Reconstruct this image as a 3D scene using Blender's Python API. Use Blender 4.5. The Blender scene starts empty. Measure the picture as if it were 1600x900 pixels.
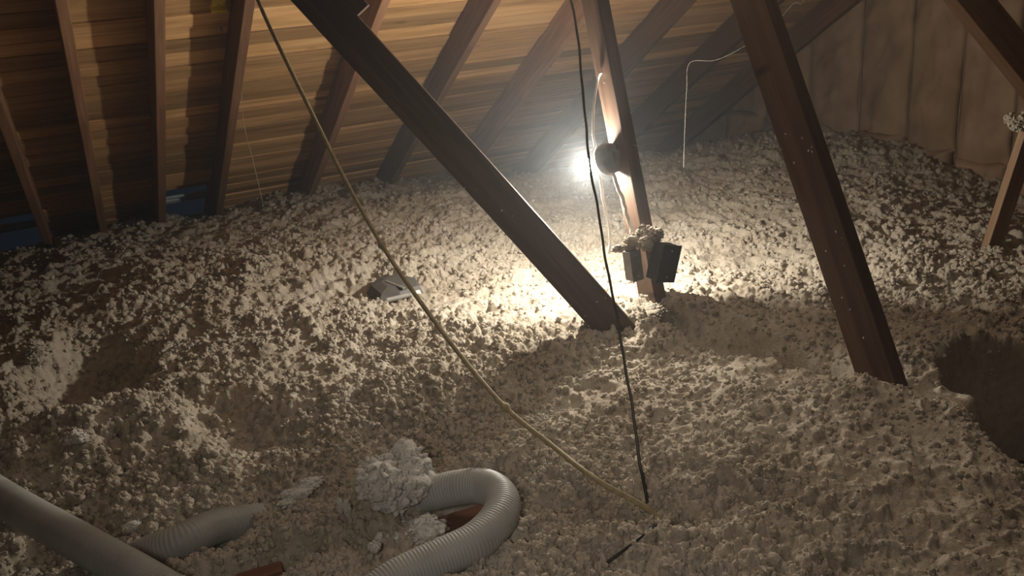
import bpy, bmesh, math, random
import numpy as np
from mathutils import Vector, Matrix, Quaternion

scene = bpy.context.scene
col = scene.collection
random.seed(7)
RNG = np.random.default_rng(7)

# ------------------------------------------------------------------ camera, world, lights, exposure
# world: X along the eave (to the right), Y towards the eave, Z up, metres; z = 0 is the insulation surface
F_PX, CAM_H = 1420.0, 1.35
PITCH, ROLL, YAW = math.radians(19.6), math.radians(4.75), math.radians(25.5)
SLOPE = math.tan(math.radians(32.6))          # roof pitch
EAVE_Y = 6.355                                # where the sheathing meets z = 0
WALL_X = 4.95                                 # gable wall
_f = Vector((math.cos(PITCH)*math.sin(YAW), math.cos(PITCH)*math.cos(YAW), -math.sin(PITCH)))
_r0 = Vector((math.cos(YAW), -math.sin(YAW), 0)); _u0 = _r0.cross(_f)
CR = _r0*math.cos(ROLL) - _u0*math.sin(ROLL)
CU = _r0*math.sin(ROLL) + _u0*math.cos(ROLL)
CAM = Vector((0, 0, CAM_H))
cd = bpy.data.cameras.new('camera'); cam = bpy.data.objects.new('camera', cd); col.objects.link(cam)
cd.sensor_width = 36; cd.lens = 36*F_PX/1600; cd.clip_start = 0.02; cd.clip_end = 200
cam.matrix_world = Matrix(((CR.x, CU.x, -_f.x, CAM.x), (CR.y, CU.y, -_f.y, CAM.y), (CR.z, CU.z, -_f.z, CAM.z), (0, 0, 0, 1)))
scene.camera = cam

BULB_STRENGTH = 1850.0
FILL_WATTS = 6.5
HAZE = 0.012
HAZE_CLOUD = 0.075
w = bpy.data.worlds.new('dusk'); scene.world = w; w.use_nodes = True
w.node_tree.nodes['Background'].inputs[0].default_value = (0.22, 0.36, 0.62, 1)
w.node_tree.nodes['Background'].inputs[1].default_value = 0.015
ld = bpy.data.lights.new('foreground_fill', 'AREA'); lo = bpy.data.objects.new('foreground_fill', ld); col.objects.link(lo)  # added fill lamp above the frame, no real fixture; lifts the foreground
ld.shape = 'RECTANGLE'; ld.size = 0.9; ld.size_y = 0.6; ld.energy = FILL_WATTS; ld.color = (1.0, 0.86, 0.70)
lo.location = (1.9, 2.7, 1.98); ld.spread = math.radians(130)
lo.rotation_euler = (Vector((1.25, 1.45, 0.0)) - Vector(lo.location)).to_track_quat('-Z', 'Y').to_euler()
lr = bpy.data.lights.new('camera_side_fill', 'AREA'); lro = bpy.data.objects.new('camera_side_fill', lr); col.objects.link(lro)  # second added fill beside the camera, brightens hose and pale clumps from the front
lr.shape = 'RECTANGLE'; lr.size = 0.3; lr.size_y = 0.3; lr.energy = 1.5; lr.spread = math.radians(62); lr.color = (1.0, 0.92, 0.82)
lro.location = (-.5, -.3, 1.75); lro.rotation_euler = (Vector((0.75, 1.7, 0.0)) - Vector(lro.location)).to_track_quat('-Z', 'Y').to_euler()
vs = scene.view_settings
vs.view_transform = 'Standard'; vs.look = 'None'; vs.gamma = 1.0; vs.use_curve_mapping = False
vs.exposure = 0.0

# ------------------------------------------------------------------ helpers
def ray(px, py):
    return _f + CR*((px-800)/F_PX) - CU*((py-450)/F_PX)
def at(px, py, z=0.0):
    d = ray(px, py); return CAM + d*((z-CAM_H)/d.z)
def deep(px, py, t):
    return CAM + ray(px, py)*t
def at_x(px, py, X):
    d = ray(px, py); return CAM + d*(X/d.x)
def on_roof(px, py, off=0.0):
    d = ray(px, py); return CAM + d*((EAVE_Y*SLOPE-off-CAM_H)/(d.z+d.y*SLOPE))

def tag(o, label=None, cat=None, group=None, kind=None):
    if label: o['label'] = label
    if cat: o['category'] = cat
    if group: o['group'] = group
    if kind: o['kind'] = kind
    return o
def empty(name, loc=(0, 0, 0)):
    o = bpy.data.objects.new(name, None); o.empty_display_size = 0.1; col.objects.link(o); o.location = loc
    return o
def link(name, me, mat, parent=None, smooth=False):
    if mat is not None and not me.materials: me.materials.append(mat)
    if smooth:
        me.polygons.foreach_set('use_smooth', np.ones(len(me.polygons), dtype=bool))
    o = bpy.data.objects.new(name, me); col.objects.link(o)
    if parent is not None:
        o.parent = parent
        o.matrix_parent_inverse = Matrix.Translation(Vector(parent.location)).inverted()
    return o
def from_bm(name, bm, mat, parent=None, smooth=False):
    bmesh.ops.recalc_face_normals(bm, faces=bm.faces)
    me = bpy.data.meshes.new(name); bm.to_mesh(me); bm.free()
    return link(name, me, mat, parent, smooth)
def pydata(name, v, f, mat, parent=None, smooth=False):
    me = bpy.data.meshes.new(name); me.from_pydata([tuple(p) for p in v], [], f); me.update()
    return link(name, me, mat, parent, smooth)
def grid_mesh(name, P):
    """P: (n, m, 3) array -> mesh of quads"""
    n, m = P.shape[:2]
    me = bpy.data.meshes.new(name)
    idx = np.arange(n*m).reshape(n, m)
    q = np.stack([idx[:-1, :-1], idx[:-1, 1:], idx[1:, 1:], idx[1:, :-1]], -1).reshape(-1, 4)
    me.vertices.add(n*m); me.vertices.foreach_set('co', P.reshape(-1).astype(np.float32))
    me.loops.add(q.size); me.loops.foreach_set('vertex_index', q.reshape(-1).astype(np.int32))
    me.polygons.add(len(q)); me.polygons.foreach_set('loop_start', np.arange(0, q.size, 4, dtype=np.int32))
    me.update(calc_edges=True)
    return me
def frame_box(o, ex, ey, ez, lx, ly, lz, bevel=0.0, bm=None):
    """box centred on o along unit axes ex, ey, ez with full sizes lx, ly, lz"""
    own = bm is None
    if own: bm = bmesh.new()
    vs_ = []
    for sx in (-.5, .5):
        for sy in (-.5, .5):
            for sz in (-.5, .5):
                vs_.append(bm.verts.new(o + ex*lx*sx + ey*ly*sy + ez*lz*sz))
    for a in ((0, 1, 3, 2), (4, 6, 7, 5), (0, 4, 5, 1), (2, 3, 7, 6), (0, 2, 6, 4), (1, 5, 7, 3)):
        bm.faces.new([vs_[i] for i in a])
    if bevel:
        bmesh.ops.bevel(bm, geom=bm.edges[:], offset=bevel, segments=2, affect='EDGES', profile=0.6)
    return bm
def catmull(pts, step):
    pts = [Vector(p) for p in pts]
    P = [pts[0]*2-pts[1]] + pts + [pts[-1]*2-pts[-2]]
    out = []
    for i in range(1, len(P)-2):
        p0, p1, p2, p3 = P[i-1:i+3]
        n = max(2, int((p2-p1).length/step))
        for k in range(n):
            t = k/n
            out.append(0.5*((2*p1) + (p2-p0)*t + (2*p0-5*p1+4*p2-p3)*t*t + (3*p1-p0-3*p2+p3)*t**3))
    out.append(pts[-1])
    return out
def tube_mesh(name, path, rad, sides=10, cap=True):
    """path: list of Vectors, rad: float or f(s, i)"""
    n = len(path); T = []
    for i in range(n):
        T.append((path[min(i+1, n-1)]-path[max(i-1, 0)]).normalized())
    a = Vector((0, 0, 1)) if abs(T[0].z) < .9 else Vector((1, 0, 0))
    N = (a - T[0]*a.dot(T[0])).normalized()
    s = 0; V = []; ang = [2*math.pi*k/sides for k in range(sides)]
    for i in range(n):
        if i:
            s += (path[i]-path[i-1]).length
            q = T[i-1].rotation_difference(T[i]); N = q @ N
            N = (N - T[i]*N.dot(T[i])).normalized()
        B = T[i].cross(N); r = rad(s, i) if callable(rad) else rad
        for an in ang: V.append(path[i] + (N*math.cos(an)+B*math.sin(an))*r)
    Fc = [(i*sides+k, i*sides+(k+1) % sides, (i+1)*sides+(k+1) % sides, (i+1)*sides+k) for i in range(n-1) for k in range(sides)]
    if cap:
        Fc += [tuple(reversed(range(sides))), tuple(range((n-1)*sides, n*sides))]
    me = bpy.data.meshes.new(name); me.from_pydata([tuple(v) for v in V], [], Fc); me.update()
    return me
def lathe(bm, o, axis, prof, sides=24):
    """prof: list of (distance along axis, radius)"""
    axis = axis.normalized()
    a = Vector((0, 0, 1)) if abs(axis.z) < .9 else Vector((1, 0, 0))
    n = (a-axis*a.dot(axis)).normalized(); b = axis.cross(n); rings = []
    for d, r in prof:
        rings.append([bm.verts.new(o+axis*d+(n*math.cos(2*math.pi*k/sides)+b*math.sin(2*math.pi*k/sides))*max(r, 1e-4)) for k in range(sides)])
    for i in range(len(rings)-1):
        for k in range(sides):
            bm.faces.new((rings[i][k], rings[i][(k+1) % sides], rings[i+1][(k+1) % sides], rings[i+1][k]))
    bm.faces.new(rings[0]); bm.faces.new(rings[-1])
    return bm

# --- numpy noise
def _h(ix, iy, k=0):
    n = (ix.astype(np.int64)*374761393 + iy.astype(np.int64)*668265263 + k*2147483647 + 1274126177) & 0xFFFFFFFF
    n = ((n ^ (n >> 13))*1274126177) & 0xFFFFFFFF
    n = ((n ^ (n >> 15))*2246822519) & 0xFFFFFFFF
    return ((n ^ (n >> 16)) & 0xFFFFFF)/float(0xFFFFFF)
def vnoise(x, y, k=0):
    ix, iy = np.floor(x), np.floor(y); fx, fy = x-ix, y-iy
    fx = fx*fx*fx*(fx*(fx*6-15)+10); fy = fy*fy*fy*(fy*(fy*6-15)+10)
    a, b, c, d = _h(ix, iy, k), _h(ix+1, iy, k), _h(ix, iy+1, k), _h(ix+1, iy+1, k)
    return (a*(1-fx)+b*fx)*(1-fy)+(c*(1-fx)+d*fx)*fy
def fbm(x, y, oct_=4, k=0):
    s, a, t = 0, 1, 0
    for i in range(oct_):
        s = s + a*(vnoise(x*2**i+i*17.3, y*2**i-i*9.1, k+i)-.5); t += a; a *= .5
    return s/t
def nodules(x, y, k=0):
    """rounded lumps, one per jittered cell, 0..1"""
    ix, iy = np.floor(x), np.floor(y); out = np.zeros_like(x)
    for dx in (-1, 0, 1):
        for dy in (-1, 0, 1):
            cx, cy = ix+dx, iy+dy
            px, py = cx+_h(cx, cy, k), cy+_h(cx, cy, k+1)
            r = .45+.55*_h(cx, cy, k+2); amp = .35+.65*_h(cx, cy, k+3)
            d2 = ((x-px)**2+(y-py)**2)/(r*r)
            out = np.maximum(out, amp*np.sqrt(np.clip(1-d2, 0, 1)))
    return out
def sm(x, a, b):
    t = np.clip((x-a)/(b-a), 0, 1); return t*t*(3-2*t)

# ------------------------------------------------------------------ materials
def new_mat(name):
    m = bpy.data.materials.new(name); m.use_nodes = True; nt = m.node_tree
    return m, nt, nt.nodes['Principled BSDF']
def node(nt, t, **kw):
    n = nt.nodes.new(t)
    for k, v in kw.items():
        if k.startswith('i_'): n.inputs[k[2:].replace('_', ' ')].default_value = v
        else: setattr(n, k, v)
    return n
def ramp(nt, fac, stops):
    r = nt.nodes.new('ShaderNodeValToRGB'); e = r.color_ramp.elements
    while len(e) < len(stops): e.new(.5)
    for el, (p, c) in zip(e, stops): el.position = p; el.color = (*c, 1)
    nt.links.new(fac, r.inputs[0]); return r.outputs[0]
def wood(name, dark, mid, light, axis='Object', stretch=(1.2, 22, 22), rough=.75, knots=True, vary=True):
    m, nt, b = new_mat(name)
    tc = node(nt, 'ShaderNodeTexCoord'); mp = node(nt, 'ShaderNodeMapping'); mp.inputs['Scale'].default_value = stretch
    nt.links.new(tc.outputs[axis], mp.inputs[0])
    oi = node(nt, 'ShaderNodeObjectInfo')
    n1 = node(nt, 'ShaderNodeTexNoise', noise_dimensions='4D', i_Scale=1.6, i_Detail=6.0, i_Roughness=.6, i_Distortion=.6)
    mu = node(nt, 'ShaderNodeMath', operation='MULTIPLY'); mu.inputs[1].default_value = 40
    nt.links.new(oi.outputs['Random'], mu.inputs[0]); nt.links.new(mu.outputs[0], n1.inputs['W']); nt.links.new(mp.outputs[0], n1.inputs['Vector'])
    c = ramp(nt, n1.outputs[0], [(.28, dark), (.5, mid), (.74, light)])
    if knots:
        mk = node(nt, 'ShaderNodeMapping'); mk.inputs['Scale'].default_value = (2.6, 7, 7); nt.links.new(tc.outputs[axis], mk.inputs[0])
        vo = node(nt, 'ShaderNodeTexVoronoi', voronoi_dimensions='4D', i_Scale=1.0); nt.links.new(mk.outputs[0], vo.inputs['Vector']); nt.links.new(mu.outputs[0], vo.inputs['W'])
        kf = ramp(nt, vo.outputs['Distance'], [(.07, (0, 0, 0)), (.15, (1, 1, 1))])
        mx = node(nt, 'ShaderNodeMix', data_type='RGBA', blend_type='MIX'); nt.links.new(kf, mx.inputs[0])
        mx.inputs[6].default_value = (dark[0]*.45, dark[1]*.4, dark[2]*.35, 1); nt.links.new(c, mx.inputs[7]); c = mx.outputs[2]
    if vary:
        hs = node(nt, 'ShaderNodeHueSaturation'); mr = node(nt, 'ShaderNodeMapRange'); mr.inputs['To Min'].default_value = .45; mr.inputs['To Max'].default_value = 1.2
        nt.links.new(oi.outputs['Random'], mr.inputs[0]); nt.links.new(mr.outputs[0], hs.inputs['Value']); nt.links.new(c, hs.inputs['Color']); c = hs.outputs[0]
    nt.links.new(c, b.inputs['Base Color']); b.inputs['Roughness'].default_value = rough
    b.inputs['Specular IOR Level'].default_value = .25
    bp = node(nt, 'ShaderNodeBump', i_Strength=.25, i_Distance=.004); nt.links.new(n1.outputs[0], bp.inputs['Height']); nt.links.new(bp.outputs[0], b.inputs['Normal'])
    return m
def plain(name, c, rough=.6, metal=0.0, noise=.25, scale=30, bump=.0, c2=None):
    m, nt, b = new_mat(name)
    tc = node(nt, 'ShaderNodeTexCoord'); n1 = node(nt, 'ShaderNodeTexNoise', i_Scale=float(scale), i_Detail=5.0); nt.links.new(tc.outputs['Object'], n1.inputs['Vector'])
    lo_ = c2 if c2 else tuple(x*(1-noise) for x in c)
    nt.links.new(ramp(nt, n1.outputs[0], [(.35, lo_), (.65, c)]), b.inputs['Base Color'])
    b.inputs['Roughness'].default_value = rough; b.inputs['Metallic'].default_value = metal
    if bump:
        bp = node(nt, 'ShaderNodeBump', i_Strength=bump, i_Distance=.005); nt.links.new(n1.outputs[0], bp.inputs['Height']); nt.links.new(bp.outputs[0], b.inputs['Normal'])
    return m
def fluff(name, c_dark, c_mid, c_light, s=1.0):
    m, nt, b = new_mat(name)
    tc = node(nt, 'ShaderNodeTexCoord')
    tc = type('T', (), {'outputs': {'Object': node(nt, 'ShaderNodeNewGeometry').outputs['Position']}})
    n1 = node(nt, 'ShaderNodeTexNoise', i_Scale=38.0*s, i_Detail=6.0, i_Roughness=.65); nt.links.new(tc.outputs['Object'], n1.inputs['Vector'])
    n2 = node(nt, 'ShaderNodeTexNoise', i_Scale=3.2*s, i_Detail=3.0); nt.links.new(tc.outputs['Object'], n2.inputs['Vector'])
    ad = node(nt, 'ShaderNodeMath', operation='MULTIPLY_ADD'); ad.inputs[1].default_value = .45
    nt.links.new(n2.outputs[0], ad.inputs[0])
    ml = node(nt, 'ShaderNodeMath', operation='MULTIPLY'); ml.inputs[1].default_value = .6; nt.links.new(n1.outputs[0], ml.inputs[0]); nt.links.new(ml.outputs[0], ad.inputs[2])
    nt.links.new(ramp(nt, ad.outputs[0], [(.36, c_dark), (.5, c_mid), (.68, c_light)]), b.inputs['Base Color'])
    b.inputs['Roughness'].default_value = .95; b.inputs['Specular IOR Level'].default_value = .1
    n3 = node(nt, 'ShaderNodeTexNoise', i_Scale=120.0*s, i_Detail=4.0, i_Roughness=.7); nt.links.new(tc.outputs['Object'], n3.inputs['Vector'])
    bp = node(nt, 'ShaderNodeBump', i_Strength=.9, i_Distance=.010); nt.links.new(n3.outputs[0], bp.inputs['Height']); nt.links.new(bp.outputs[0], b.inputs['Normal'])
    return m

M_PLANK = wood('pine_sheathing', (.36, .195, .08), (.60, .36, .165), (.78, .52, .265), stretch=(1.0, 15, 15))
M_RAFTER = wood('rafter_wood', (.15, .075, .042), (.24, .125, .072), (.33, .19, .11), stretch=(1.5, 24, 24), knots=False)
M_STRUT = wood('strut_wood', (.062, .034, .021), (.098, .056, .036), (.15, .09, .06), stretch=(20, 20, 1.2), knots=True, vary=False, rough=.6)
M_PINE = wood('pine_strut', (.20, .12, .07), (.30, .19, .115), (.40, .265, .17), stretch=(20, 20, 1.2), knots=True, vary=False, rough=.6)
M_JOIST = wood('joist_wood', (.16, .06, .035), (.24, .10, .055), (.32, .15, .09), stretch=(1.2, 20, 20), knots=False)
M_FLUFF = fluff('cellulose', (.40, .335, .26), (.53, .465, .375), (.67, .61, .52))
M_WHITEFLUFF = fluff('pale_cellulose', (.74, .71, .65), (.84, .815, .76), (.91, .89, .85), 1.2)
M_HOSE = plain('hose_plastic', (.42, .425, .405), rough=.5, noise=.18, scale=9)
M_BATT = plain('batt_facing', (.40, .275, .175), rough=.85, c2=(.28, .18, .11), scale=5, bump=.4)
M_STUD = plain('stud_dusty', (.36, .28, .21), rough=.9, c2=(.24, .17, .12), scale=8)
M_DRY = plain('ceiling_board', (.025, .016, .012), rough=.9)
M_BLACK = plain('black_rubber', (.022, .019, .017), rough=.5)
M_ROPE = plain('tan_cord', (.43, .36, .21), rough=.7, c2=(.30, .24, .13), scale=60)
M_WHITE = plain('white_cable_sheath', (.78, .76, .70), rough=.5, noise=.1)
M_STEEL = plain('galvanised_steel', (.42, .42, .40), rough=.45, metal=.6, scale=20)
M_DARKBOX = plain('dark_box_plastic', (.035, .030, .027), rough=.6)
M_GREYBOX = plain('grey_box', (.20, .19, .175), rough=.6)
M_PORC = plain('dusty_lampholder', (.16, .145, .13), rough=.7, c2=(.10, .09, .08), scale=25)
M_YELLOW = plain('yellow_plastic', (.75, .58, .05), rough=.4, noise=.15)
M_THREAD = plain('pale_thread', (.50, .47, .42), rough=.7)
M_TUBEWHITE = plain('white_plastic', (.72, .72, .70), rough=.4, noise=.1)
M_PAN = plain('grey_sheet_metal', (.11, .105, .10), rough=.55, metal=.0, scale=14)
M_BLUE = plain('vent_foam', (.42, .50, .58), rough=.8)
mb, nt_, b_ = new_mat('bulb_glass')
b_.inputs['Base Color'].default_value = (1, .97, .9, 1); b_.inputs['Emission Color'].default_value = (1.0, .93, .80, 1); b_.inputs['Emission Strength'].default_value = BULB_STRENGTH
M_BULB = mb

# ------------------------------------------------------------------ terrain of the insulation
def P2(px, py, z=0.0):
    p = at(px, py, z); return (p.x, p.y)
BUMPS = []     # (cx, cy, sigma along, sigma across, angle, amplitude, power)
def bump(px, py, sa, sb, amp, ang=0.0, pw=2.0, z=0.0):
    x, y = P2(px, py, z); BUMPS.append((x, y, sa, sb, math.radians(ang), amp, pw))
# pits and trenches
bump(130, 580, .15, .20, -.20, 0, 2.6)            # pit in the left middle
bump(40, 655, .22, .10, -.12, 0, 2.4)
bump(350, 655, .10, .22, -.10, 20, 3)
bump(1182, 545, .085, .34, -.27, 12, 3)          # trench in front of the post
bump(1612, 600, .24, .20, -.62, 0, 9)
bump(1690, 690, .22, .22, -.62, 0, 9)           # open hole at the right edge
bump(735, 800, .12, .11, -.19, 0, 4)            # hollow inside the hose loop
bump(410, 892, .14, .07, -.13, 0, 4)
bump(700, 665, .20, .12, -.10, 20, 2)           # furrow behind the hose
bump(1035, 815, .16, .05, -.08, -30, 2)
bump(60, 860, .10, .10, -.06, 0, 2)
bump(500, 770, .2, .12, -.05, 0, 2)
# mounds
bump(160, 690, .32, .16, .09, 0, 2)
bump(60, 560, .10, .06, .06, 0, 2)
bump(610, 790, .10, .09, .06, 20, 2)
bump(1050, 500, .16, .12, .05, 0, 2)
bump(1120, 640, .2, .25, .03, 0, 2)
bump(660, 885, .25, .08, -.05, 25, 2)
bump(300, 842, .14, .07, -.06, 25, 2)
bump(110, 840, .35, .08, -.04, -30, 2)
bump(1420, 600, .40, .22, .07, 0, 2)
bump(1320, 780, .5, .3, .05, 0, 2)
bump(850, 700, .15, .1, .04, 0, 2)
bump(30, 378, .17, .22, -.09, 0, 2, -.12)
bump(310, 332, .17, .22, -.09, 0, 2, -.12)
bump(330, 470, .5, .3, .05, 0, 2)

def ground(x, y, fine=True):
    x = np.asarray(x, float); y = np.asarray(y, float)
    z = -.12*sm(y, 5.0, 6.6) - .32*sm(y, 5.0, 7.0)*sm(x, 1.5, 4.0) - .22*sm(x, 3.3, 4.9)*(1-sm(y, 2.8, 4.4))
    wx = x+.06*fbm(x*6, y*6, 3, 50); wy = y+.06*fbm(x*6, y*6, 3, 60)
    for cx, cy, sa, sb, an, amp, pw in BUMPS:
        dx, dy = wx-cx, wy-cy; c, s = math.cos(an), math.sin(an)
        u = (dx*c+dy*s)/sa; v = (-dx*s+dy*c)/sb
        z = z + amp*np.exp(-.5*(u*u+v*v)**(pw/2))
    z = z + .03*(1-np.abs(2*fbm(x*8.5+.3, y*8.5, 3, 44)))**2 - .02 + .05*fbm(x*1.1, y*1.1, 3, 3) + .065*fbm(x*4.2, y*4.2, 3, 9)
    z = z + .05*sm(y, 5.6, 6.4)*nodules(x*5, y*5, 77)
    if fine:
        wx = x+.018*fbm(x*22, y*22, 2, 20); wy = y+.018*fbm(x*22, y*22, 2, 30)
        lum = .55+.9*sm(fbm(x*2.3, y*2.3, 2, 15), -.25, .25)
        lum = lum*(1-.4*sm(x, 1.1, 1.9)*(1-sm(np.hypot(x, y), 2.6, 3.2)))
        z = z + lum*(.015*nodules(wx*17, wy*17, 5) + .019*nodules(wx*38, wy*38, 11) + .006*nodules(wx*85, wy*85, 13) + .013*fbm(x*70, y*70, 3, 40))
        z = z - .055*np.clip(nodules(wx*10.5, wy*10.5, 201)-.62, 0, 1)*sm(np.hypot(x, y), 2.0, 3.2)
    # stay under the sheathing
    z = np.minimum(z, (EAVE_Y-y)*SLOPE + .03)
    return z
def gz(px, py, lift=0.0):
    """point on the actual insulation surface seen through a pixel"""
    d = ray(px, py); t = np.arange(1.2, 8.0, .004)
    g = ground(d.x*t, d.y*t, False)+.02
    k = int(np.argmax(CAM_H+d.z*t < g)); p = CAM+d*float(t[k])
    return Vector((p.x, p.y, float(g[k])+lift))
def gt(px, py, dt):
    g = gz(px, py); return deep(px, py, (g-CAM).length/ray(px, py).length-dt)
LO, HI = math.radians(-16), math.radians(72)
r = [1.35]
while r[-1] < 9.2: r.append(r[-1]+max(.005, r[-1]*.0026))
r = np.array(r); ph = np.linspace(LO, HI, 1200)
RR, PH = np.meshgrid(r, ph, indexing='ij')
GX, GY = RR*np.sin(PH), RR*np.cos(PH)
GX = np.minimum(GX, WALL_X+.05)
GP = np.stack([GX, GY, ground(GX, GY)], -1)
me = grid_mesh('loose_insulation', GP[:, ::-1])
ins = link('loose_insulation', me, M_FLUFF, None, True)
tag(ins, 'beige blown loose-fill insulation covering the whole attic floor', 'insulation', kind='stuff')
# the part of the blanket beside and behind the camera, coarse
ph2 = np.linspace(HI-math.radians(360), LO, 150); r2 = np.linspace(.05, 8, 70)
R2_, P2_ = np.meshgrid(r2, ph2, indexing='ij'); X2, Y2 = np.clip(R2_*np.sin(P2_), -5.45, WALL_X), np.clip(R2_*np.cos(P2_), -5.2, 9)
ph3 = np.linspace(LO, HI, 200); r3 = np.linspace(.05, 1.352, 90)
R3_, P3_ = np.meshgrid(r3, ph3, indexing='ij'); X3, Y3 = R3_*np.sin(P3_), R3_*np.cos(P3_)
ob = empty('insulation_blanket', (0, 0, 0))
tag(ob, 'rest of the beige insulation blanket beside and behind the viewer', 'insulation', kind='stuff')
link('blanket_field', grid_mesh('blanket_field', np.stack([X2, Y2, ground(X2, Y2)-.004], -1)[:, ::-1]), M_FLUFF, ob, True)['kind'] = 'stuff'
link('blanket_field', grid_mesh('blanket_field', np.stack([X3, Y3, ground(X3, Y3)], -1)[:, ::-1]), M_FLUFF, ob, True)['kind'] = 'stuff'

# loose nodules lying on the blanket: geometry-node instances of lumpy balls
def nodule_cloud(name, pts, scl, mat, label):
    n = len(pts); me = bpy.data.meshes.new(name)
    me.vertices.add(n); me.vertices.foreach_set('co', pts.astype(np.float32).reshape(-1)); me.update()
    a = me.attributes.new('scl', 'FLOAT_VECTOR', 'POINT'); a.data.foreach_set('vector', scl.astype(np.float32).reshape(-1))
    a = me.attributes.new('rot', 'FLOAT_VECTOR', 'POINT'); a.data.foreach_set('vector', RNG.uniform(0, 6.28, (n, 3)).astype(np.float32).reshape(-1))
    a = me.attributes.new('pick', 'INT', 'POINT'); a.data.foreach_set('value', RNG.integers(0, 4, n).astype(np.int32))
    o = link(name, me, mat)
    ng = bpy.data.node_groups.new(name, 'GeometryNodeTree')
    ng.interface.new_socket('Geometry', in_out='INPUT', socket_type='NodeSocketGeometry')
    ng.interface.new_socket('Geometry', in_out='OUTPUT', socket_type='NodeSocketGeometry')
    N, L = ng.nodes, ng.links
    gi = N.new('NodeGroupInput'); go = N.new('NodeGroupOutput')
    g2i = N.new('GeometryNodeGeometryToInstance')
    for k in range(4):
        ico = N.new('GeometryNodeMeshIcoSphere'); ico.inputs['Radius'].default_value = 1; ico.inputs['Subdivisions'].default_value = 3
        tn = N.new('ShaderNodeTexNoise'); tn.noise_dimensions = '4D'; tn.inputs['Scale'].default_value = 1.7; tn.inputs['Detail'].default_value = 5; tn.inputs['Roughness'].default_value = .62; tn.inputs['W'].default_value = k*3.7
        pos = N.new('GeometryNodeInputPosition'); L.new(pos.outputs[0], tn.inputs['Vector'])
        su = N.new('ShaderNodeVectorMath'); su.operation = 'SUBTRACT'; su.inputs[1].default_value = (.5, .5, .5); L.new(tn.outputs['Color'], su.inputs[0])
        sc = N.new('ShaderNodeVectorMath'); sc.operation = 'SCALE'; sc.inputs['Scale'].default_value = 1.8; L.new(su.outputs[0], sc.inputs[0])
        sp = N.new('GeometryNodeSetPosition'); L.new(ico.outputs[0], sp.inputs['Geometry']); L.new(sc.outputs[0], sp.inputs['Offset'])
        ss = N.new('GeometryNodeSetShadeSmooth'); L.new(sp.outputs[0], ss.inputs['Geometry'])
        mt = N.new('GeometryNodeSetMaterial'); mt.inputs['Material'].default_value = mat; L.new(ss.outputs[0], mt.inputs['Geometry'])
        L.new(mt.outputs[0], g2i.inputs[0])
    ip = N.new('GeometryNodeInstanceOnPoints'); L.new(gi.outputs[0], ip.inputs['Points']); L.new(g2i.outputs[0], ip.inputs['Instance'])
    ip.inputs['Pick Instance'].default_value = True
    for nm, dt, sock in (('scl', 'FLOAT_VECTOR', 'Scale'), ('rot', 'FLOAT_VECTOR', 'Rotation'), ('pick', 'INT', 'Instance Index')):
        na = N.new('GeometryNodeInputNamedAttribute'); na.data_type = dt; na.inputs['Name'].default_value = nm
        if nm == 'rot':
            er = N.new('FunctionNodeEulerToRotation'); L.new(na.outputs[0], er.inputs[0]); L.new(er.outputs[0], ip.inputs[sock])
        else: L.new(na.outputs[0], ip.inputs[sock])
    L.new(ip.outputs[0], go.inputs[0])
    md = o.modifiers.new('nodules', 'NODES'); md.node_group = ng
    tag(o, label, 'insulation', kind='stuff')
    return o
NP = 150000
pr = .9*(7.2/.9)**(RNG.random(NP)**.8); pp = RNG.uniform(LO+.03, HI-.05, NP)
px_, py_ = pr*np.sin(pp), pr*np.cos(pp)
keep = (px_ < WALL_X-.05) & (fbm(px_*3.1, py_*3.1, 3, 91)+.22*RNG.normal(size=NP) > -.06+.16*sm(pr, 2.6, 4.2)+.14*sm(pr, 3.9, 5.2)+.16*sm(px_, 1.0, 1.8)*(1-sm(pr, 2.6, 3.2)))
px_, py_ = px_[keep], py_[keep]
gzv = ground(px_, py_); keep = gzv < (EAVE_Y-py_)*SLOPE-.02; px_, py_, gzv = px_[keep], py_[keep], gzv[keep]
base = (.0038+.0084*RNG.random(len(px_))**2.4)*(.45+.18*np.hypot(px_, py_))
big = RNG.random(len(px_)) < .035*np.clip(3.4-np.hypot(px_, py_), 0, 1)*(fbm(px_*2.2, py_*2.2, 2, 63) > .0)*(1.2-.8*sm(px_, .3, 1.2))
base = np.where(big, RNG.uniform(.011, .021, len(px_)), base)
sc3 = base[:, None]*RNG.uniform(.7, 1.3, (len(px_), 3))
nodule_cloud('insulation_nodules', np.stack([px_, py_, gzv+base*.05], -1), sc3, M_FLUFF, 'small beige nodules of loose insulation strewn over the blanket')

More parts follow.
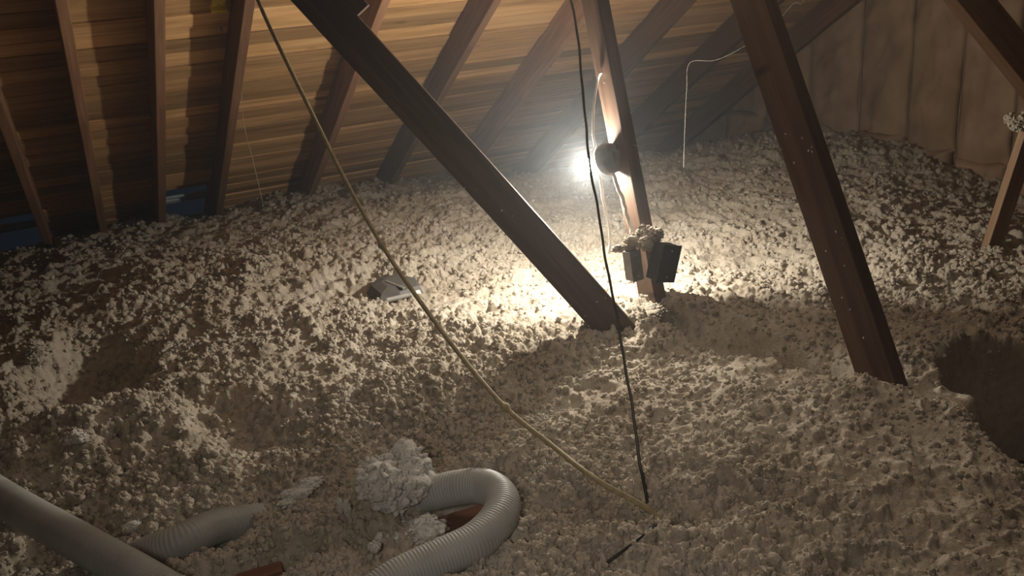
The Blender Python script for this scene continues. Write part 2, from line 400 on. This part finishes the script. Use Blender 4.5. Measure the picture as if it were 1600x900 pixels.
_b = bmesh.new(); bmesh.ops.create_icosphere(_b, subdivisions=2, radius=1)
ICO_V = np.array([v.co[:] for v in _b.verts]); ICO_F = np.array([[v.index for v in f.verts] for f in _b.faces]); _b.free()
def lump(name, c, size, mat, seed, label=None, parent=None, n=5):
    """fluffy clump: many small ragged shreds packed in a few overlapping balls"""
    rg = np.random.default_rng(seed); V, Fc = [], []
    size = np.array(size); cores = [np.zeros(3)]+[rg.normal(0, .55, 3) for _ in range(n-1)]
    for q in cores:
        rad = rg.uniform(.5, .85); m = int(110*rad)
        A = rg.normal(size=(3, 3))*2.6; ph_ = rg.uniform(0, 6.28, 3)
        Fc.append(ICO_F+len(V)*len(ICO_V)); V.append((q+ICO_V*rad*.88*(1+.1*np.sin(ICO_V@A.T+ph_).sum(1, keepdims=True)))*size+np.array(c[:]))
        for k in range(m):
            d = rg.normal(size=3); d /= np.linalg.norm(d)
            p = q+d*rad*rg.uniform(.8, 1.0)
            sc = rg.uniform(.07, .21)*rad; el = rg.uniform(.55, 1.5, 3)
            A = rg.normal(size=(3, 3))*2.2; ph_ = rg.uniform(0, 6.28, 3)
            v = ICO_V*(1+.26*np.sin(ICO_V@A.T+ph_).sum(1, keepdims=True)*.6)*el
            Fc.append(ICO_F+len(V)*len(ICO_V)); V.append((p+v*sc)*size+np.array(c[:]))
    V = np.concatenate(V); Fc = np.concatenate(Fc)
    me_ = bpy.data.meshes.new(name); me_.from_pydata(V.tolist(), [], Fc.tolist()); me_.update()
    o = link(name, me_, mat, parent, True)
    if label: tag(o, label, 'insulation')
    return o

# ------------------------------------------------------------------ the setting
UPS = Vector((0, -1, SLOPE)).normalized()      # up the roof slope
NRM = Vector((0, -SLOPE, -1)).normalized()     # roof normal, into the room
EX = Vector((1, 0, 0))
def roof_pt(x, s, n=0.0):                      # s metres up-slope from z = 0, n metres into the room
    return Vector((x, EAVE_Y, 0)) + UPS*s + NRM*n
# rafters: lower right edge positions read along the eave
RAF = [-0.52, -0.185, 0.14, 0.49, 0.85, 1.47, 2.07, 2.70, 3.40, 4.15, 4.90]
RT, RD = .045, .17
roof = empty('ceiling', (2, 4, 1.5)); roof['kind'] = 'structure'
S_TOP = (EAVE_Y-.25)/math.cos(math.radians(32.6))
GAPS = [(RAF[0]+.01, RAF[1]-RT), (RAF[3]+.0, RAF[4]-RT)]
def in_gap(x):
    return any(a <= x <= b for a, b in GAPS)
# deck behind the boards, with two open bays at the eave
bm = bmesh.new()
cuts = [-5.5, GAPS[0][0], GAPS[0][1], GAPS[1][0], GAPS[1][1], 5.2]
for i in range(5):
    lo_s = .20 if i in (1, 3) else -1.5
    hi_s = S_TOP
    frame_box(roof_pt((cuts[i]+cuts[i+1])/2, (lo_s+hi_s)/2, -.05), EX, UPS, NRM, cuts[i+1]-cuts[i], hi_s-lo_s, .03, 0, bm)
from_bm('roof_deck', bm, M_PLANK, roof)
bm = bmesh.new()
rp = Vector((0, .25, (EAVE_Y-.25)*SLOPE)); ru = Vector((0, -1, -SLOPE)).normalized(); rn = Vector((0, SLOPE, -1)).normalized()
frame_box(Vector((-.15, .25, rp.z))+ru*3.6+rn*-.03, EX, ru, rn, 10.7, 7.2, .04, 0, bm)
from_bm('rear_slope', bm, M_PLANK, roof)
# boards: each one a mesh-sharing object
plank_mesh = {}
def plank(x0, x1, s, wd, proud):
    L = round(x1-x0, 2); key = (L, wd)
    if key not in plank_mesh:
        b2 = frame_box(Vector((0, 0, 0)), EX, Vector((0, 1, 0)), Vector((0, 0, 1)), L-.004, wd-.007, .022, .003)
        bmesh.ops.recalc_face_normals(b2, faces=b2.faces)
        m_ = bpy.data.meshes.new('plank'); b2.to_mesh(m_); b2.free(); m_.materials.append(M_PLANK); plank_mesh[key] = m_
    o = bpy.data.objects.new('plank', plank_mesh[key]); col.objects.link(o); o.parent = roof
    c = roof_pt((x0+x1)/2, s+wd/2, -.011+proud)
    R = Matrix((EX, UPS, -NRM)).transposed().to_4x4()
    tilt = Matrix.Rotation(random.uniform(-.012, .012), 4, 'X')
    o.matrix_parent_inverse = Matrix.Translation(Vector(roof.location)).inverted()
    o.matrix_basis = Matrix.Translation(c) @ R @ tilt
s = -1.02; row = 0
JOINT = [x-RT/2 for x in RAF]
while s < 3.7:
    wd = random.choice([.085, .10, .115, .125, .14])
    # staggered joints over rafters
    js = [-1.0] + sorted(random.sample(JOINT[1:-1], random.choice([2, 3]))) + [5.0]
    for a, b2 in zip(js[:-1], js[1:]):
        segs = [(a, b2)]
        if s < .20:                           # leave the two bays open at the eave
            for g0, g1 in GAPS:
                out = []
                for u, v in segs:
                    if v <= g0 or u >= g1: out.append((u, v))
                    else:
                        if u < g0: out.append((u, g0))
                        if v > g1: out.append((g1, v))
                segs = out
        pr_ = random.uniform(-.006, .009)
        for u, v in segs:
            if v-u > .05: plank(u, v, s, wd, pr_)
    s += wd; row += 1
# baffle laths across the two open bays
for g0, g1 in GAPS:
    for k, (sv, wv) in enumerate(((.16, .02), (.04, .045))):
        bm = frame_box(roof_pt((g0+g1)/2, sv, .0-.02*k), EX, UPS, NRM, g1-g0, wv, .015, .002)
        tag(from_bm('vent_lath', bm, M_BLUE, roof), 'blue grey lath across the eave vent')

RAF_LABEL = ['rafter at the far left edge of the roof, mostly in darkness', 'second rafter from the left, beside the first blue vent gap',
             'rafter left of the dark bay, third from the left', 'rafter at the left side of the bay with the yellow tag',
             'rafter right of the yellow tag, crossed by the tan cord', 'rafter behind the upper end of the long diagonal brace',
             'rafter passing behind the middle of the diagonal brace', 'rafter running down behind the thin black wire above the bulb',
             'rafter just right of the leaning post', 'rafter between leaning post and thick right strut, crossed by white thread',
             'last rafter on the right, against the gable wall']
for x, lab in zip(RAF, RAF_LABEL):
    c = roof_pt(x-RT/2, 1.55, RD/2+.002)
    o_ = empty('rafter', c) if False else None
    bm = frame_box(Vector(), EX, UPS, NRM, RT, 5.1, RD, .004)
    for v in bm.verts: v.co = Vector((v.co.dot(UPS), v.co.dot(EX), v.co.dot(NRM)))
    ob = from_bm('rafter', bm, M_RAFTER)
    ob.matrix_world = Matrix.Translation(c) @ Matrix((UPS, EX, NRM)).transposed().to_4x4()
    tag(ob, lab, 'rafter', 'roof rafters')

# floor of the attic below the insulation and the far gable
fb = frame_box(Vector((-.1, .8, -.42)), EX, Vector((0, 1, 0)), Vector((0, 0, 1)), 10.9, 12.2, .04)
tag(from_bm('floor', fb, M_DRY), kind='structure')
fb = frame_box(Vector((-5.55, .5, 1.6)), EX, Vector((0, 1, 0)), Vector((0, 0, 1)), .1, 14, 5)
tag(from_bm('wall_left', fb, M_STUD), kind='structure')

# gable wall on the right: sheathing, studs and faced batts
wall = empty('wall_right', (WALL_X, 3.5, 0)); wall['kind'] = 'structure'
bm = frame_box(Vector((WALL_X+.14, 2.0, 1.6)), EX, Vector((0, 1, 0)), Vector((0, 0, 1)), .06, 12, 5)
from_bm('wall_board', bm, M_STUD, wall)
stud_px = [(1258, 120), (1336, 120), (1414, 120), (1494, 120), (1583, 120)]
stud_y = [at_x(a, b, WALL_X).y for a, b in stud_px]
stud_y = [stud_y[0]+2*(stud_y[0]-stud_y[1]), stud_y[0]+(stud_y[0]-stud_y[1])] + stud_y + [stud_y[-1]-.42, stud_y[-1]-.84, stud_y[-1]-1.26]
for i, y in enumerate(stud_y):
    top = min(2.6, (EAVE_Y-y)*SLOPE-.1)
    if top < -.3: continue
    bm = frame_box(Vector((WALL_X+.085, y, (top-.42)/2)), EX, Vector((0, 1, 0)), Vector((0, 0, 1)), .05, .04, top+.42, .004)
    from_bm('stud', bm, M_STUD, wall)
def batt(y0, y1, z0, z1, seed, puff=.035):
    ny, nz = 18, 46
    u = np.linspace(0, 1, ny); v = np.linspace(0, 1, nz); V, U = np.meshgrid(v, u, indexing='ij')
    topz = np.minimum(z1, (EAVE_Y-(y0+(y1-y0)*U))*SLOPE-.06)
    Y = y0+(y1-y0)*U + .012*fbm(V*5+seed, U*0+seed, 2, 4)
    Z = z0+(topz-z0)*V + .06*fbm(U*3+seed, V*0+seed, 3, 9)*sm(V, .6, 1)
    prof = np.clip(np.sin(np.pi*U)*1.6, 0, 1)**.6*np.clip(np.minimum(V, 1-V)*14, 0, 1)**.5
    wr = .10*fbm(U*1.6+seed*3.1, Z*6+U*1.5, 4, 7) + .035*fbm(U*9+Z*5+seed, Z*9-U*4, 3, 17)
    X = WALL_X+.055 - prof*puff - wr*prof
    P = np.stack([X, Y, Z], -1)
    me_ = grid_mesh('batt', P)
    ob = link('batt', me_, M_BATT, wall, True)
    md = ob.modifiers.new('thick', 'SOLIDIFY'); md.thickness = .05; md.offset = 1
    return ob
for i in range(len(stud_y)-1):
    y1, y0 = stud_y[i]-.004, stud_y[i+1]+.004
    sill = .06 if i < 6 else .0
    if (EAVE_Y-y0)*SLOPE-.06 > sill+.1:
        batt(y0, y1, sill-.12, 2.3, i*2.3+1)
    batt(y0, y1, -.42, min(sill+.02-.05*((i*7) % 3), (EAVE_Y-y0)*SLOPE-.1), i*3.7+2, .085)

# ------------------------------------------------------------------ struts
def beam(name, p0, p1, normal, wd, th, mat, bevel=.004, ext0=0.0, ext1=0.0, parent=None):
    ax = (p1-p0).normalized(); p0 = p0-ax*ext0; p1 = p1+ax*ext1
    nz = (normal-ax*normal.dot(ax)).normalized(); wx = nz.cross(ax)
    c = (p0+p1)/2
    bm = frame_box(Vector(), Vector((1, 0, 0)), Vector((0, 1, 0)), Vector((0, 0, 1)), wd, th, (p1-p0).length, 0)
    bmesh.ops.subdivide_edges(bm, edges=[e for e in bm.edges if abs((e.verts[0].co-e.verts[1].co).z) > .1], cuts=14, use_grid_fill=True)
    for v in bm.verts:
        v.co.x += .004*math.sin(v.co.z*2.1+wd*40); v.co.y += .003*math.sin(v.co.z*2.7+1)
    sharp = [e for e in bm.edges if len(e.link_faces) == 2 and e.calc_face_angle(0) > .6]
    if bevel: bmesh.ops.bevel(bm, geom=sharp, offset=bevel, segments=2, affect='EDGES', profile=.6)
    ob = from_bm(name, bm, mat, None)
    mw = Matrix.Translation(c) @ Matrix((wx, nz, ax)).transposed().to_4x4()
    if parent is None:
        ob.matrix_world = mw
    else:
        ob.parent = parent; ob.matrix_parent_inverse = Matrix.Translation(Vector(parent.location)).inverted(); ob.matrix_basis = mw
    return ob, (c, wx, nz, ax, (p1-p0).length)
def specks(fr, wd, th, n, seed, parent, faces=('n',)):
    """bits of insulation stuck to a strut's face"""
    rg = random.Random(seed); c, wx, nz, ax, L = fr; bm = bmesh.new()
    for k in range(n):
        p = c+wx*rg.uniform(-.46, .46)*wd+ax*rg.uniform(-.45, .0)*L+nz*(th/2+.001)
        res = bmesh.ops.create_icosphere(bm, subdivisions=1, radius=rg.uniform(.0012, .0032))
        sx, sz = rg.uniform(.7, 1.6), rg.uniform(.7, 1.8)
        for v in res['verts']: v.co = p+wx*v.co.x*sx+nz*v.co.y*.7+ax*v.co.z*sz
    o = from_bm('insulation_speck', bm, M_WHITEFLUFF, parent, True); o['kind'] = 'stuff'
    return o
def nails(fr, wd, th, zs, parent):
    c, wx, nz, ax, L = fr
    for (u, a) in zs:
        bm = lathe(bmesh.new(), c+wx*u*wd+ax*a+nz*(th/2), nz, [(0, .005), (.0015, .005), (.002, .003)], 10)
        from_bm('nail_head', bm, M_STEEL, parent)
# thick strut at the right
a0 = at(1385, 622, 0.0); a1 = at_x(1177, 0, a0.x)
t = empty('support_strut', a0); tag(t, 'thick brown wooden strut leaning at the right, its foot in insulation', 'strut')
S1, f1 = beam('board', a0, a1, Vector((-1, -.12, 0)), .135, .055, M_STRUT, ext0=.35, ext1=.95, parent=t)
specks(f1, .135, .055, 26, 3, t); nails(f1, .135, .055, [(.2, -.18), (-.25, -.12), (.1, .02)], t)
# leaning post carrying the lamp
p0 = at(1022, 482, 0.0); p1 = at_x(930, 0, p0.x)
POST0, POST1 = p0, p1
t = empty('lamp_post', p0); tag(t, 'narrow leaning wooden post carrying the lit bulb', 'post')
S2, f2 = beam('board', p0, p1, Vector((-1, 0, 0)), .115, .055, M_STRUT, ext0=.35, ext1=.55, parent=t)
nails(f2, .1, .06, [(.0, .2)], t)
# long diagonal brace
b0 = at(968, 522, 0.0); b1 = deep(497, 0, 3.12)
t = empty('diagonal_brace', b0); tag(t, 'long dark diagonal brace crossing the picture from top left', 'brace')
S3, f3 = beam('board', b0, b1, Vector((-.30, -1, -.08)), .134, .045, M_STRUT, ext0=.32, ext1=.6, parent=t)
specks(f3, .134, .045, 14, 5, t)
c_, wx_, nz_, ax_, L_ = f3
sgn = 1 if wx_.z > 0 else -1
q0 = deep(561, 22, 3.12)
qq = c_+ax_*(q0-c_).dot(ax_)+wx_*sgn*(.067+.028)
S3b, _ = beam('scab_board', qq, qq+ax_*.9, nz_, .055, .045, M_STRUT, parent=t)
# brace at the upper right corner
d0 = deep(1662, 185, 3.05); d1 = deep(1513, 0, 3.05)
t = empty('corner_brace', d0); tag(t, 'dark brace with a bright lit edge in the upper right corner', 'brace')
S4, f4 = beam('board', d0, d1, Vector((-.05, -1, .1)), .125, .05, M_PINE, ext0=.75, ext1=.7, parent=t)
# short strut at the right edge
e0 = at(1549, 392, -.05); e1 = deep(1600, 232, 3.95)
t = empty('edge_strut', e0); tag(t, 'slanted strut rising from the insulation at the right edge', 'strut')
S5, f5 = beam('board', e0, e1, Vector((-.2, -1, 0)), .08, .04, M_PINE, ext0=.3, ext1=1.1, parent=t)

# exposed joists
for (px, py, z, lab, x0, x1) in ((735, 800, -.03, 'brown joist showing inside the hose loop', -.09, .09), (1590, 606, -.20, 'dark joist in the open hole at the right edge', -.5, .8), (402, 895, -.03, 'brown joist end showing at the bottom edge', -.05, .06)):
    p = at(px, py, z)
    bm = frame_box(Vector(), EX, Vector((0, 1, 0)), Vector((0, 0, 1)), x1-x0, .045, .14, .003)
    ob = from_bm('ceiling_joist', bm, M_JOIST); ob.location = p+Vector(((x0+x1)/2, 0, -.07)); ob.rotation_euler.z = math.radians(-4)
    tag(ob, lab, 'joist')

# ------------------------------------------------------------------ lamp on the post
BULB = deep(918, 259, 3.70)
DISC = deep(949, 249, 3.60)
axd = (BULB-DISC).normalized()
t = empty('bare_bulb_lamp', DISC); tag(t, 'lit bare bulb in a dusty round lampholder on the leaning post', 'lamp')
bm = lathe(bmesh.new(), DISC-axd*.03, axd, [(0, .048), (.004, .060), (.03, .064), (.036, .062), (.045, .03), (.06, .022)], 28)
lh = from_bm('lampholder', bm, M_PORC, t, True)
bm = lathe(bmesh.new(), DISC+axd*.028, axd, [(0, .019), (.03, .018), (.034, .014)], 20)
from_bm('socket', bm, M_PORC, lh, True)
bl = (BULB-DISC).length
bm = lathe(bmesh.new(), BULB, axd, [(-.045, .012), (-.03, .015), (-.018, .022), (-.006, .0275), (.006, .029), (.017, .025), (.025, .014), (.0285, .003)], 20)
from_bm('bulb', bm, M_BULB, t, True)
pc = POST0+(POST1-POST0)*((DISC.z-POST0.z)/(POST1.z-POST0.z))
bm = frame_box((DISC*.45+pc*.55), EX, Vector((0, 1, 0)), Vector((0, 0, 1)), .05, .045, .07, .004)
from_bm('mounting_box', bm, M_PORC, t)

# ------------------------------------------------------------------ boxes on the post
def elbox(name, c, ex, ey, ez, lx, ly, lz, mat, label, lid):
    t = empty(name, c); tag(t, label, 'junction box')
    from_bm('box', frame_box(c, ex, ey, ez, lx, ly, lz, .003), mat, t)
    pl_ = from_bm('cover_plate', frame_box(c-ey*(ly/2+.0025), ex, ey, ez, lx+.006, .004, lz+.006, .001), lid, t)
    for sg in (-1, 1):
        from_bm('cover_screw', lathe(bmesh.new(), c-ey*(ly/2+.0045)+ez*sg*lz*.36, -ey, [(0, .004), (.002, .003)], 8), M_STEEL, pl_)
    return t
axp = (POST1-POST0).normalized()
tl = Vector((.27, -.02, 1)).normalized(); rt_ = Vector((.95, .12, -.2)); rt_ = (rt_-tl*rt_.dot(tl)).normalized(); fw = tl.cross(rt_)
c1 = deep(1036, 409, 3.46)
elbox('junction_box', c1, rt_, fw, tl, .09, .06, .14, M_DARKBOX, 'large dark junction box on the right side of the leaning post', M_DARKBOX)
tl2 = Vector((-.04, .1, 1)).normalized(); rt2 = Vector((.95, .1, 0)); rt2 = (rt2-tl2*rt2.dot(tl2)).normalized(); fw2 = tl2.cross(rt2)
c2 = deep(988, 414, 3.5)
elbox('junction_box', c2, rt2, fw2, tl2, .048, .045, .115, M_GREYBOX, 'small grey junction box on the left side of the leaning post', M_GREYBOX)
lump('insulation_clump', deep(1014, 374, 3.47), (.052, .045, .036), M_FLUFF, 11, 'fluffy insulation clump caught on top of the two junction boxes', n=7)
lump('insulation_clump', deep(985, 388, 3.5), (.036, .03, .020), M_FLUFF, 14, 'small insulation tuft on the grey junction box', n=5)
lump('insulation_clump', POST0+Vector((-.03, -.07, .01)), (.07, .05, .035), M_FLUFF, 15, 'insulation heaped at the foot of the leaning post', n=6)

# ------------------------------------------------------------------ cables, cords and threads
def cord(name, pts, rad, mat, label, cat, sides=8, step=.02, knots=(), wob=0.0):
    path = catmull(pts, step)
    if wob:
        for i, p in enumerate(path):
            p.x += wob*math.sin(i*.37+1)+wob*.6*math.sin(i*.91); p.z += wob*math.sin(i*.53)
    def rf(s, i):
        k_ = 0
        for ks in knots: k_ += math.exp(-((s-ks)/.010)**2)
        return rad*(1+1.1*k_)
    o = link(name, tube_mesh(name, path, rf, sides), mat, None, True)
    tag(o, label, cat); return o
def to_roof(p, dx=0.0, dy=0.0):
    q = Vector((p.x+dx, p.y+dy, 0)); q.z = (EAVE_Y-q.y)*SLOPE-.01; return q
tan = [to_roof(deep(375, -70, 3.25), -.25, .1), deep(375, -70, 3.25), deep(403, 0, 3.2), deep(430, 60, 3.16), deep(484, 170, 3.08), deep(540, 282, 3.0), deep(597, 383, 2.93), deep(650, 462, 2.83), deep(720, 556, 2.70), deep(790, 637, 2.58),
       gt(860, 694, .13), gt(930, 748, .09), gt(1018, 800, .02), gz(1045, 822, -.04)]
tp = catmull(tan, .02); sl = [0]
for a, b in zip(tp[:-1], tp[1:]): sl.append(sl[-1]+(b-a).length)
def s_at(pt): return sl[min(range(len(tp)), key=lambda i: (tp[i]-pt).length)]
cord('tan_cord', tan, .0072, M_ROPE, 'long tan cord slanting from the roof down across the insulation', 'cord', knots=(s_at(tan[6]), s_at(tan[9])), step=.008, sides=10)
cord('black_wire', [to_roof(deep(880, -50, 3.2), -.08, .0), deep(880, -50, 3.2), deep(892, 0, 3.18), deep(905, 75, 3.15), deep(912, 160, 3.12), deep(921, 250, 3.04), deep(936, 340, 2.95), deep(951, 430, 2.84), deep(970, 530, 2.70), deep(988, 640, 2.52), gt(1003, 740, .08), gt(1011, 785, .02), gz(1014, 802, -.04)], .0043, M_BLACK, 'thin black wire hanging down in front of the bulb', 'wire', wob=.0015)
cord('lamp_cable', [p0*0+deep(940, 112, 3.55), deep(934, 125, 3.58), deep(928, 165, 3.6), deep(927, 210, 3.61), deep(930, 228, 3.61), deep(925, 242, 3.6), deep(929, 252, 3.6)], .0052, M_WHITE, 'white cable bowed from the post down to the lampholder', 'cable', step=.01)
cord('dangling_cable', [deep(936, 272, 3.6), deep(940, 290, 3.62), deep(944, 320, 3.66), deep(952, 352, 3.7), deep(953, 380, 3.74), deep(952, 396, 3.76)], .006, M_WHITE, 'white cable dangling below the lampholder', 'cable', step=.008, wob=.0012)
cord('dusty_cable', [deep(957, 272, 3.56), deep(964, 288, 3.55), deep(972, 310, 3.55), deep(982, 345, 3.54), deep(989, 378, 3.53), deep(990, 392, 3.52)], .0075, M_WHITEFLUFF, 'fluff-coated cable running down the post to the junction boxes', 'cable', step=.006, wob=.0022)
cord('wall_thread', [to_roof(deep(1262, -20, 4.2), .25, .1), deep(1262, -20, 4.2), deep(1240, 5, 4.2), deep(1205, 42, 4.2), deep(1160, 74, 4.2), deep(1118, 94, 4.2), deep(1078, 98, 4.2), deep(1073, 140, 4.2), deep(1070, 200, 4.2), deep(1068, 262, 4.2)], .0009, M_THREAD, 'pale thread sagging from the roof beside the thick strut', 'thread', sides=6)
cord('roof_thread', [deep(376, 120, 4.6), deep(381, 190, 4.6), deep(395, 250, 4.6), deep(411, 318, 4.65)], .0009, M_THREAD, 'faint pale thread hanging from the roof at the left', 'thread', sides=6)
cord('post_thread', [deep(990, 226, 3.55), deep(1008, 236, 3.57), deep(1026, 252, 3.6), deep(1031, 275, 3.6)], .0009, M_THREAD, 'short pale thread curling off the right of the post', 'thread', sides=6)
cord('box_thread', [deep(988, 436, 3.5), deep(995, 455, 3.5), deep(1001, 478, 3.5)], .0012, M_THREAD, 'tiny thread hanging under the grey junction box', 'thread', sides=6)
cord('buried_twig', [gz(1030, 830, .02), gz(990, 858, .015), gz(945, 890, .01)], .004, M_BLACK, 'dark wire end lying on the insulation near the bottom', 'wire', sides=6)

# ------------------------------------------------------------------ vacuum hose
hp = [at(-160, 672, .09), at(0, 775, .085), at(100, 833, .085), at(200, 889, .08), at(300, 945, .06), at(420, 985, .02), at(540, 955, .03), at(620, 905, .055), at(690, 872, .065), at(745, 845, .07), at(780, 808, .075), at(782, 778, .075), at(757, 760, .07), at(715, 762, .055), at(660, 775, .02), at(590, 795, -.06),
      at(470, 808, -.10), at(350, 820, .0), at(285, 846, .03), at(215, 873, -.012), at(150, 905, -.08)]
path = catmull(hp, .0021)
HR = .046
o = link('vacuum_hose', tube_mesh('vacuum_hose', path, lambda s, i: HR+.0010*math.sin(2*math.pi*s/.0085), 28), M_HOSE, None, True)
tag(o, 'ribbed grey vacuum hose looping through the insulation in the foreground', 'hose')

# ------------------------------------------------------------------ grey pan with a pale tube
pc_ = gz(617, 460, .02)
t = empty('metal_pan', pc_); tag(t, 'grey sheet metal pan lying on the insulation below the tan cord', 'pan')
ex_ = Vector((.93, .36, 0)).normalized(); ey_ = Vector((-.36, .93, .10)).normalized(); ez_ = ex_.cross(ey_)
bm = bmesh.new(); outline = [(-.13, -.05), (-.05, -.10), (.07, -.11), (.13, -.02), (.10, .09), (.0, .13), (-.09, .08)]
top = []; bot = []; inn = []
for (a, b) in outline:
    top.append(bm.verts.new(pc_+ex_*a*.85+ey_*b*.85+ez_*.030)); bot.append(bm.verts.new(pc_+ex_*a*1.05+ey_*b*1.05-ez_*.01))
    inn.append(bm.verts.new(pc_+ex_*a*.45+ey_*b*.45+ez_*.042))
n_ = len(outline)
for i in range(n_):
    j = (i+1) % n_
    bm.faces.new((bot[i], bot[j], top[j], top[i])); bm.faces.new((top[i], top[j], inn[j], inn[i]))
bm.faces.new(inn); bm.faces.new(list(reversed(bot)))
from_bm('pan', bm, M_PAN, t)
l0 = pc_-ex_*.125-ey_*.09+ez_*.018; l1 = pc_+ex_*.03-ey_*.135+ez_*.016
from_bm('tube', lathe(bmesh.new(), l0, l1-l0, [(0, .008), (.002, .011), ((l1-l0).length*.7, .011), ((l1-l0).length*.71, .014), ((l1-l0).length, .014)], 14), M_TUBEWHITE, t, True)
from_bm('clip', frame_box(pc_-ex_*.02-ey_*.03+ez_*.042, ex_, ey_, ez_, .014, .12, .006, .001), M_STEEL, t)

# ------------------------------------------------------------------ yellow tag on the sheathing
yc = on_roof(341, 3, .034)
t = empty('yellow_tag', yc); tag(t, 'small yellow plastic bracket on the roof boards at the top', 'bracket')
from_bm('plate', frame_box(yc+UPS*.02, EX, UPS, NRM, .058, .10, .012, .003), M_YELLOW, t)
from_bm('lip', frame_box(yc-UPS*.032+NRM*.012, EX, UPS, NRM, .07, .016, .035, .003), M_YELLOW, t)
from_bm('screw', lathe(bmesh.new(), yc-UPS*.012+NRM*.006, NRM, [(0, .006), (.003, .005)], 10), M_STEEL, t)
yn = on_roof(345, 43, 0)
tag(from_bm('roof_nail', lathe(bmesh.new(), yn-NRM*.005, NRM, [(0, .004), (.02, .004), (.021, .006), (.024, .005)], 10), M_STEEL), 'single nail point in the roof boards under the yellow bracket', 'nail')

# ------------------------------------------------------------------ loose clumps in the foreground
lump('insulation_clump', gz(628, 768, .02), (.075, .06, .062), M_WHITEFLUFF, 21, 'large white fluffy clump piled beside the hose loop', n=9)
lump('insulation_clump', gz(650, 838, .01), (.06, .05, .03), M_WHITEFLUFF, 24, 'white clump lying inside the hose loop near its lower bend', n=7)
lump('insulation_clump', gz(545, 810, .02), (.014, .014, .04), M_WHITEFLUFF, 25, 'small upright white tuft left of the hose loop', n=3)
lump('insulation_clump', gz(595, 858, .02), (.022, .02, .02), M_WHITEFLUFF, 26, 'small white tuft at the bottom just left of the hose', n=4)
lump('insulation_clump', gz(470, 775, .01), (.05, .03, .02), M_WHITEFLUFF, 27, 'flat white patch of fluff between mound and hose loop', n=5)
lump('insulation_clump', gz(125, 690, .015), (.035, .03, .022), M_WHITEFLUFF, 28, 'white clump on top of the left foreground mound', n=5)
lump('insulation_clump', gz(210, 830, .015), (.03, .025, .015), M_WHITEFLUFF, 29, 'white tuft in the fork of the grey hose', n=4)
lump('insulation_clump', deep(1600, 196, 3.9), (.05, .05, .045), M_FLUFF, 31, 'fluffy clump hanging on the edge strut before the gable wall', n=6)

lump('insulation_clump', gz(352, 826, .02), (.05, .04, .035), M_FLUFF, 33, 'beige clump covering the buried end of the short hose branch', n=7)
lump('insulation_clump', gz(60, 560, .015), (.06, .04, .03), M_FLUFF, 34, 'beige clump left of the dark pit', n=6)
# ------------------------------------------------------------------ dust in the air
m = bpy.data.materials.new('dust_haze'); m.use_nodes = True; nt = m.node_tree
nt.nodes.remove(nt.nodes['Principled BSDF'])
vsn = nt.nodes.new('ShaderNodeVolumeScatter'); vsn.inputs['Anisotropy'].default_value = .45
vsn.inputs['Color'].default_value = (.86, .93, 1, 1)
gp = node(nt, 'ShaderNodeNewGeometry'); vd = node(nt, 'ShaderNodeVectorMath', operation='DISTANCE'); vd.inputs[1].default_value = (2.9, 4.4, .35)
nt.links.new(gp.outputs['Position'], vd.inputs[0])
md_ = node(nt, 'ShaderNodeMapRange', interpolation_type='SMOOTHSTEP'); md_.inputs['From Min'].default_value = 2.9; md_.inputs['From Max'].default_value = .3
md_.inputs['To Min'].default_value = HAZE; md_.inputs['To Max'].default_value = HAZE+HAZE_CLOUD
nt.links.new(vd.outputs['Value'], md_.inputs['Value']); nt.links.new(md_.outputs[0], vsn.inputs['Density'])
nt.links.new(vsn.outputs[0], nt.nodes['Material Output'].inputs['Volume'])
bm = frame_box(Vector((0, .8, 1.6)), EX, Vector((0, 1, 0)), Vector((0, 0, 1)), 14, 16, 7)
tag(from_bm('dust_haze', bm, m), 'thin dusty haze hanging in the attic air around the bulb', 'haze', kind='stuff')
